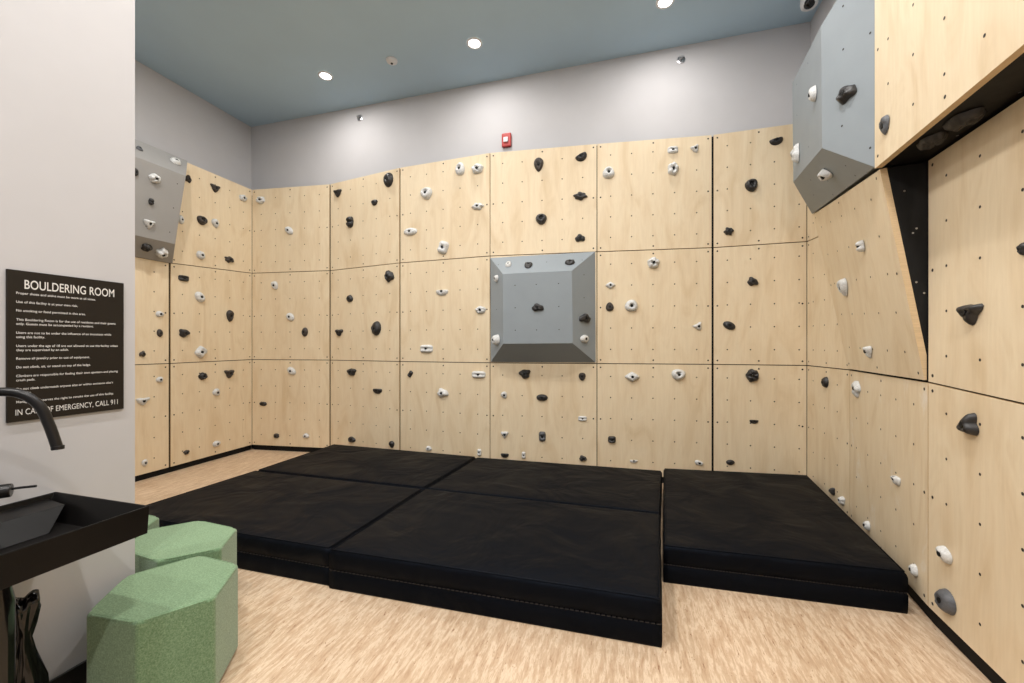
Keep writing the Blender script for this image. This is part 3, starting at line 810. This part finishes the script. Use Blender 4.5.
# ------------------------------------------------------------------ green hexagonal stools
def stool(pts, label, zt=EYE-1.07):
    pts = [V3((x, y, 0)) for x, y in pts]; c = sum(pts, V3())/6
    t = empty('hexagonal_stool', c, label, 'stool', 'green hexagonal felt stools')
    a = sum(((pts[i]-c).cross(pts[(i+1) % 6]-c).z for i in range(6)))
    if a < 0: pts = pts[::-1]
    m = MB(); m.prism([(p.x, p.y) for p in pts], .012, zt)
    m.build('upholstery', M['felt'], t, loc=c, bevel=.013, seg=4)
    m = MB()
    loop = []
    for i in range(6):
        p, b_ = pts[i], pts[(i+1) % 6]
        q0 = c+(p-c)*.985; q1 = c+(b_-c)*.985
        for k in range(1, 8): loop.append(q0.lerp(q1, k/8)+V3((0, 0, zt-.0035)))
    m.tube(loop+[loop[0]], .0035, 6)
    m.build('piping', M['felt'], t, loc=c+V3((0, 0, zt)), smooth=True)
    m = MB(); m.prism([((c+(p-c)*.94).x, (c+(p-c)*.94).y) for p in pts], 0, .012)
    m.build('foot', M['rubber'], t, loc=c)
    return t
def cr(x, y): p = room(x, y, 0); return (p.x, p.y)
S1 = [cr(-1.701, 1.615), cr(-1.452, 1.565), cr(-1.265, 1.724), cr(-1.342, 1.988), cr(-1.600, 2.075), cr(-1.798, 1.890)]
S2 = [cr(-1.614, 2.38), cr(-1.541, 2.145), cr(-1.767, 2.019), cr(-2.060, 2.128), cr(-2.130, 2.363), cr(-1.92, 2.49)]
stool(S1, 'green hexagonal felt stool closest to the viewer, beside the black sink')
stool(S2, 'green hexagonal felt stool in the middle, behind the closest one')
c2 = (sum(p[0] for p in S2)/6, sum(p[1] for p in S2)/6)
p3 = room(-2.43, 2.41, 0)
stool([(p[0]-c2[0]+p3.x, p[1]-c2[1]+p3.y) for p in S2], 'green hexagonal felt stool farthest back, mostly hidden by the partition')

# ------------------------------------------------------------------ rules sign
t = empty('rules_sign', (PX, 1.16, EYE-.29), 'dark brown bouldering room rules sign with white lettering on the grey partition', 'sign')
SY0, SY1, SZ0, SZ1 = .968, 1.345, EYE-.297, EYE+.298
m = MB(); m.box((PX+.001, SY0, SZ0), (PX+.010, SY1, SZ1)); m.build('board', M['sign'], t, loc=(PX, SY0, SZ0), bevel=.001)
def text(body, y, z, width, part, height=None, off=0, label=None, xa=1):
    cu = D.curves.new(part, 'FONT'); cu.body = body; cu.size = 1; cu.offset = off; cu.space_character = 1.02
    ob = D.objects.new(part, cu); COL.objects.link(ob)
    dg = bpy.context.evaluated_depsgraph_get(); dg.update()
    me = D.meshes.new_from_object(ob.evaluated_get(dg)); COL.objects.unlink(ob); D.objects.remove(ob)
    xs = [v.co.x for v in me.vertices]; wd = max(xs)-min(xs)
    sx = width/wd if width else height; sy = height if width and height else sx*1.12
    x0 = min(xs)
    verts = [V3((PX+.0106, y+(v.co.x-x0)*sx, z+v.co.y*sy)) for v in me.vertices]
    faces = [tuple(p.vertices) for p in me.polygons]
    D.meshes.remove(me)
    return verts, faces
def textpart(name, rows):
    m = MB()
    for r in rows:
        v, f = text(*r); m.add(v, f)
    o = m.build(name, M['ink'], t, loc=(PX+.0106, SY0, rows[0][2]))
    return o
SW, SH = SY1-SY0, SZ1-SZ0
def ly(s): return SY0+s*SW
def lz(t_): return SZ1-t_*SH
textpart('title_lettering', [('BOULDERING ROOM', ly(.125), lz(.118), .775*SW, 'x', .0505, .008)])
base_w = .87*SW
ref = 'Users under the age of 18 are not allowed to use the facility unless'
v, f = text(ref, 0, 0, None, 'x', 1.0, .012); rw = max(p.y for p in v)-min(p.y for p in v); FS = base_w/rw
rules = [[('Proper shoes and attire must be worn at all times.', .158)], [('Use of this facility is at your own risk.', .216)],
 [('No smoking or food permitted in this area.', .273)],
 [('This Bouldering Room is for the use of residents and their guests', .333), ('only. Guests must be accompanied by a resident.', .361)],
 [('Users are not to be under the influence of an intoxicate while', .420), ('using this facility.', .448)],
 [('Users under the age of 18 are not allowed to use the facility unless', .507), ('they are supervised by an adult.', .535)],
 [('Remove all jewelry prior to use of equipment.', .591)], [('Do not climb, sit, or stand on top of the ledge.', .648)],
 [('Climbers are responsible for finding their own spotters and placing', .706), ('crash pads.', .734)],
 [('Do not climb underneath anyone else or within someone else\u2019s', .792), ('fall zone.', .820)],
 [('Management reserves the right to revoke the use of this facility.', .878)]]
for rl in rules:
    textpart('rule_lettering', [(s, ly(.065), lz(q_), None, 'x', FS, .010) for s, q_ in rl])
textpart('emergency_lettering', [('IN CASE OF EMERGENCY, CALL 911', ly(.06), lz(.958), .875*SW, 'x', .033, 0.0)])

# ------------------------------------------------------------------ sink and tap
ZS = EYE-.611; ZBt = EYE-.716
t = empty('wall_sink', (PX+.27, .66, ZBt-.3), 'black rectangular trough sink mounted on the grey partition', 'sink')
x0, x1, y0, y1 = PX+.002, -1.760, .02, 1.112
m = MB()
T = .007
def rect(xa, xb, ya, yb, z): return [V3((xa, ya, z)), V3((xb, ya, z)), V3((xb, yb, z)), V3((xa, yb, z))]
loops = [rect(x0, x1-.004, y0+.006, y1-.004, ZBt), rect(x0, x1, y0, y1, ZS), rect(x0+T, x1-T, y0+T, y1-T, ZS),
         rect(x0+.03, x1-.06, y0+.06, y1-.055, ZBt+.012)]
vs = sum(loops, []); fs = [(3, 2, 1, 0)]
for j in range(3):
    for i in range(4):
        k = (i+1) % 4; fs.append((j*4+i, j*4+k, (j+1)*4+k, (j+1)*4+i))
fs.append((12, 13, 14, 15))
m.add(vs, fs); m.build('basin', M['sink'], t, loc=(x0, y0, ZBt), bevel=.0025)
m = MB()      # tap deck: a ledge along the wall with a sloping front
yd0, yd1 = y0+.06, y1-.058
m.add([V3((x0+.0055, yd0, ZS-.02)), V3((x0+.155, yd0, ZS-.02)), V3((x0+.155, yd1+.01, ZS-.02)), V3((x0+.0055, yd1+.03, ZS-.02)),
       V3((x0+.0055, yd0, ZBt+.013)), V3((x0+.225, yd0, ZBt+.013)), V3((x0+.225, yd1-.07, ZBt+.013)), V3((x0+.0055, yd1-.03, ZBt+.013))],
      [(0, 1, 2, 3), (7, 6, 5, 4), (0, 4, 5, 1), (1, 5, 6, 2), (2, 6, 7, 3), (3, 7, 4, 0)])
m.build('tap_ledge', M['sink'], t, loc=(x0+.1, .5, ZS-.02), bevel=.002)
m = MB(); m.lathe((-1.98, .60, ZBt+.0125), [(.028, 0), (.028, .003), (.02, .004), (.008, .002)], seg=20); m.build('drain', M['steel'], t, loc=(-1.98, .60, ZBt+.012), smooth=True)
m = MB(); m.lathe((-2.055, .835, 0), [(.03, 0), (.03, .28), (.047, .30), (.047, .62), (.04, .66), (.04, ZBt)], seg=24)
o = m.build('drain_pipe', M['gloss'], t, loc=(-2.055, .835, 0), smooth=True); o['label'] = 'glossy black drain pipe under the sink'
# tap
dz = ZS-.02
t = empty('tap', (-2.2, .75, dz), 'black curved-spout tap standing on the back ledge of the sink', 'tap')
m = MB(); m.lathe((-2.2, .75, dz), [(.028, 0), (.028, .006), (.021, .008), (.021, .15), (.019, .155), (.016, .16)], seg=24)
m.build('body', M['faucet'], t, loc=(-2.2, .75, dz), smooth=True)
sp = spline([R(-2.2, .75, -.48), R(-2.2, .75, -.27), R(-2.188, .762, -.205), R(-2.14, .805, -.170), R(-2.09, .850, -.158), R(-2.045, .893, -.168), R(-2.013, .925, -.212), R(-1.995, .943, -.285), R(-1.978, .957, -.372)], 8)
m = MB(); m.tube(sp, .0155, 16); m.build('spout', M['faucet'], t, loc=R(-2.2, .75, -.45), smooth=True)
m = MB(); m.lathe(R(-1.978, .957, -.3725), [(.0175, 0), (.0175, .012), (.016, .013)], seg=16); m.build('aerator', M['faucet'], t, loc=R(-1.978, .957, -.3725), smooth=True)
ha = V3((.11, .15, 0)).normalized()
m = MB(); m.lathe(R(-2.170, .795, -.510), [(.024, 0), (.024, .118), (.022, .123)], axis=ha, seg=20); 
hd = m.build('handle', M['faucet'], t, loc=R(-2.170, .795, -.510), smooth=True)
e = R(-2.170, .795, -.506)+ha*.12
m = MB(); m.tube([e, e+ha*.02, e+V3((.045, .045, .0))], [.0045, .0045, .0045], 8)
o = m.build('lever', M['faucet'], t, loc=e, smooth=True)
# crumpled black bag under the sink
m = MB(); cpt = V3((-2.175, .955, 0)); vs = []; prof = [(.075, 0), (.095, .05), (.10, .14), (.085, .24), (.055, .33), (.034, .40), (.05, .45), (.07, .51), (.062, .545), (.03, .535), (.01, .50)]
seg = 40; fs = []
for r_, z_ in prof:
    for i in range(seg):
        a = 2*math.pi*i/seg
        rr = r_*.62*(1+.16*math.sin(5*a+z_*9)+.10*math.sin(11*a-z_*20)+.12*noise.noise(V3((math.cos(a)*2, math.sin(a)*2, z_*9))))
        vs.append(cpt+V3((rr*math.cos(a), rr*math.sin(a), z_+(0 if z_ < .01 else .01*math.sin(4*a)))))
for j in range(len(prof)-1):
    for i in range(seg):
        k = (i+1) % seg; fs.append((j*seg+i, j*seg+k, (j+1)*seg+k, (j+1)*seg+i))
fs.append(tuple(range(seg))[::-1]); fs.append(tuple((len(prof)-1)*seg+i for i in range(seg)))
tag(link('bin_bag', vs, fs, M['gloss'], loc=cpt, smooth=True), 'glossy black plastic bag gathered at its neck, under the sink', 'bag')

# ------------------------------------------------------------------ ceiling and wall fittings
for i, (x, y) in enumerate(LAMPS):
    if y > 3: nm = ['leftmost', 'middle', 'rightmost'][i]; lb = f'round recessed downlight, {nm} of the three lit in the picture'
    else: lb = 'round recessed ceiling downlight above the viewer, outside the picture'
    t = empty('downlight', (x, y, CEIL-.012), lb, 'ceiling light', 'round recessed downlights')
    m = MB(); prof = [(.062, -.0), (.064, -.012), (.084, -.010), (.088, -.001)]
    seg = 32; vs = []; fs = []
    for r_, z_ in prof:
        for k in range(seg): a = 2*math.pi*k/seg; vs.append(V3((x+r_*math.cos(a), y+r_*math.sin(a), CEIL+z_)))
    for j in range(3):
        for k in range(seg): q_ = (k+1) % seg; fs.append((j*seg+k, j*seg+q_, (j+1)*seg+q_, (j+1)*seg+k))
    m.add(vs, fs); m.build('trim_ring', M['white'], t, loc=(x, y, CEIL-.01), smooth=True)
    m = MB(); m.lathe((x, y, CEIL-.006), [(.063, 0), (.063, .005)], seg=32); m.build('diffuser', M['lit'], t, loc=(x, y, CEIL-.006))
    ld = D.lights.new('lamp', 'AREA'); ld.shape = 'DISK'; ld.size = .124; ld.energy = LAMP_W[[4.15, 2.2, .25, -1.1].index(y)]; ld.color = LAMP_C
    lo = D.objects.new('lamp', ld); COL.objects.link(lo); lo.parent = t; lo.location = (0, 0, -.004)
x, y = -2.63, 4.14
t = empty('smoke_detector', (x, y, CEIL-.04), 'small white smoke detector on the ceiling between two downlights', 'smoke detector')
m = MB(); m.lathe((x, y, CEIL), [(.066, 0), (.066, -.008), (.058, -.022), (.04, -.034), (.012, -.037)][::-1], seg=28)
m.build('housing', M['white'], t, loc=(x, y, CEIL-.03), smooth=True)
m = MB(); m.lathe((x, y, CEIL-.046), [(.010, 0), (.014, .004), (.014, .012)], seg=14); o = m.build('sensor', M['hole'], t, loc=(x, y, CEIL-.04), smooth=True)
def sprinkler(u, v, label):
    p = hit(u, v, V3((0, YB, 0)), V3((0, -1, 0))); ax = V3((0, -1, 0))
    t = empty('wall_sprinkler', p, label, 'sprinkler', 'round chrome wall sprinklers')
    m = MB(); m.lathe(p, [(.044, 0), (.044, .005), (.030, .010), (.026, .002)], axis=ax, seg=24); m.build('escutcheon', M['steel'], t, loc=p, smooth=True)
    m = MB(); m.lathe(p, [(.011, .003), (.011, .030), (.006, .034), (.006, .045)], axis=ax, seg=12); m.build('nozzle', M['steel'], t, loc=p+ax*.02, smooth=True)
    m = MB(); m.box((p.x-.02, p.y-.05, p.z-.004), (p.x+.02, p.y-.044, p.z+.016)); m.build('deflector', M['steel'], t, loc=p+ax*.047)
sprinkler(360, 118, 'small round wall sprinkler high on the left part of the back wall')
sprinkler(681, 60, 'small round wall sprinkler high on the right part of the back wall')
# alarm
p = hit(507, 141, V3((0, YB, 0)), V3((0, -1, 0)))
t = empty('fire_alarm', p, 'red fire alarm with a white strobe above the plywood panels', 'fire alarm')
m = MB(); m.box((p.x-.060, p.y-.038, p.z-.086), (p.x+.060, p.y, p.z+.086)); m.build('housing', M['red'], t, loc=p, bevel=.014, seg=3)
m = MB(); m.box((p.x-.032, p.y-.056, p.z-.034), (p.x+.026, p.y-.0385, p.z+.026)); o = m.build('strobe', M['white'], t, loc=p+V3((0, -.04, 0)), bevel=.006); o['label'] = 'white square strobe lens'
# dome camera
cx_, cy_ = 1.635, 4.40
t = empty('security_camera', (cx_, cy_, CEIL-.1), 'white dome security camera in the ceiling corner at the upper right', 'security camera')
m = MB(); m.lathe((cx_, cy_, CEIL), [(.05, -.155), (.066, -.14), (.072, -.11), (.070, -.06), (.058, -.035), (.060, -.03), (.060, 0)], seg=28); m.build('housing', M['white'], t, loc=(cx_, cy_, CEIL-.08), smooth=True)
ax = (EYEV-V3((cx_, cy_, CEIL-.1))).normalized(); ax = V3((ax.x, ax.y, ax.z-.25)).normalized()
m = MB(); cc = V3((cx_, cy_, CEIL-.105))
m.lathe(cc, [(.047*math.cos(a), .045+.034*math.sin(a)) for a in (0, .3, .6, .9, 1.2, 1.45)], axis=ax, seg=24); m.build('lens_dome', M['glass'], t, loc=cc, smooth=True)
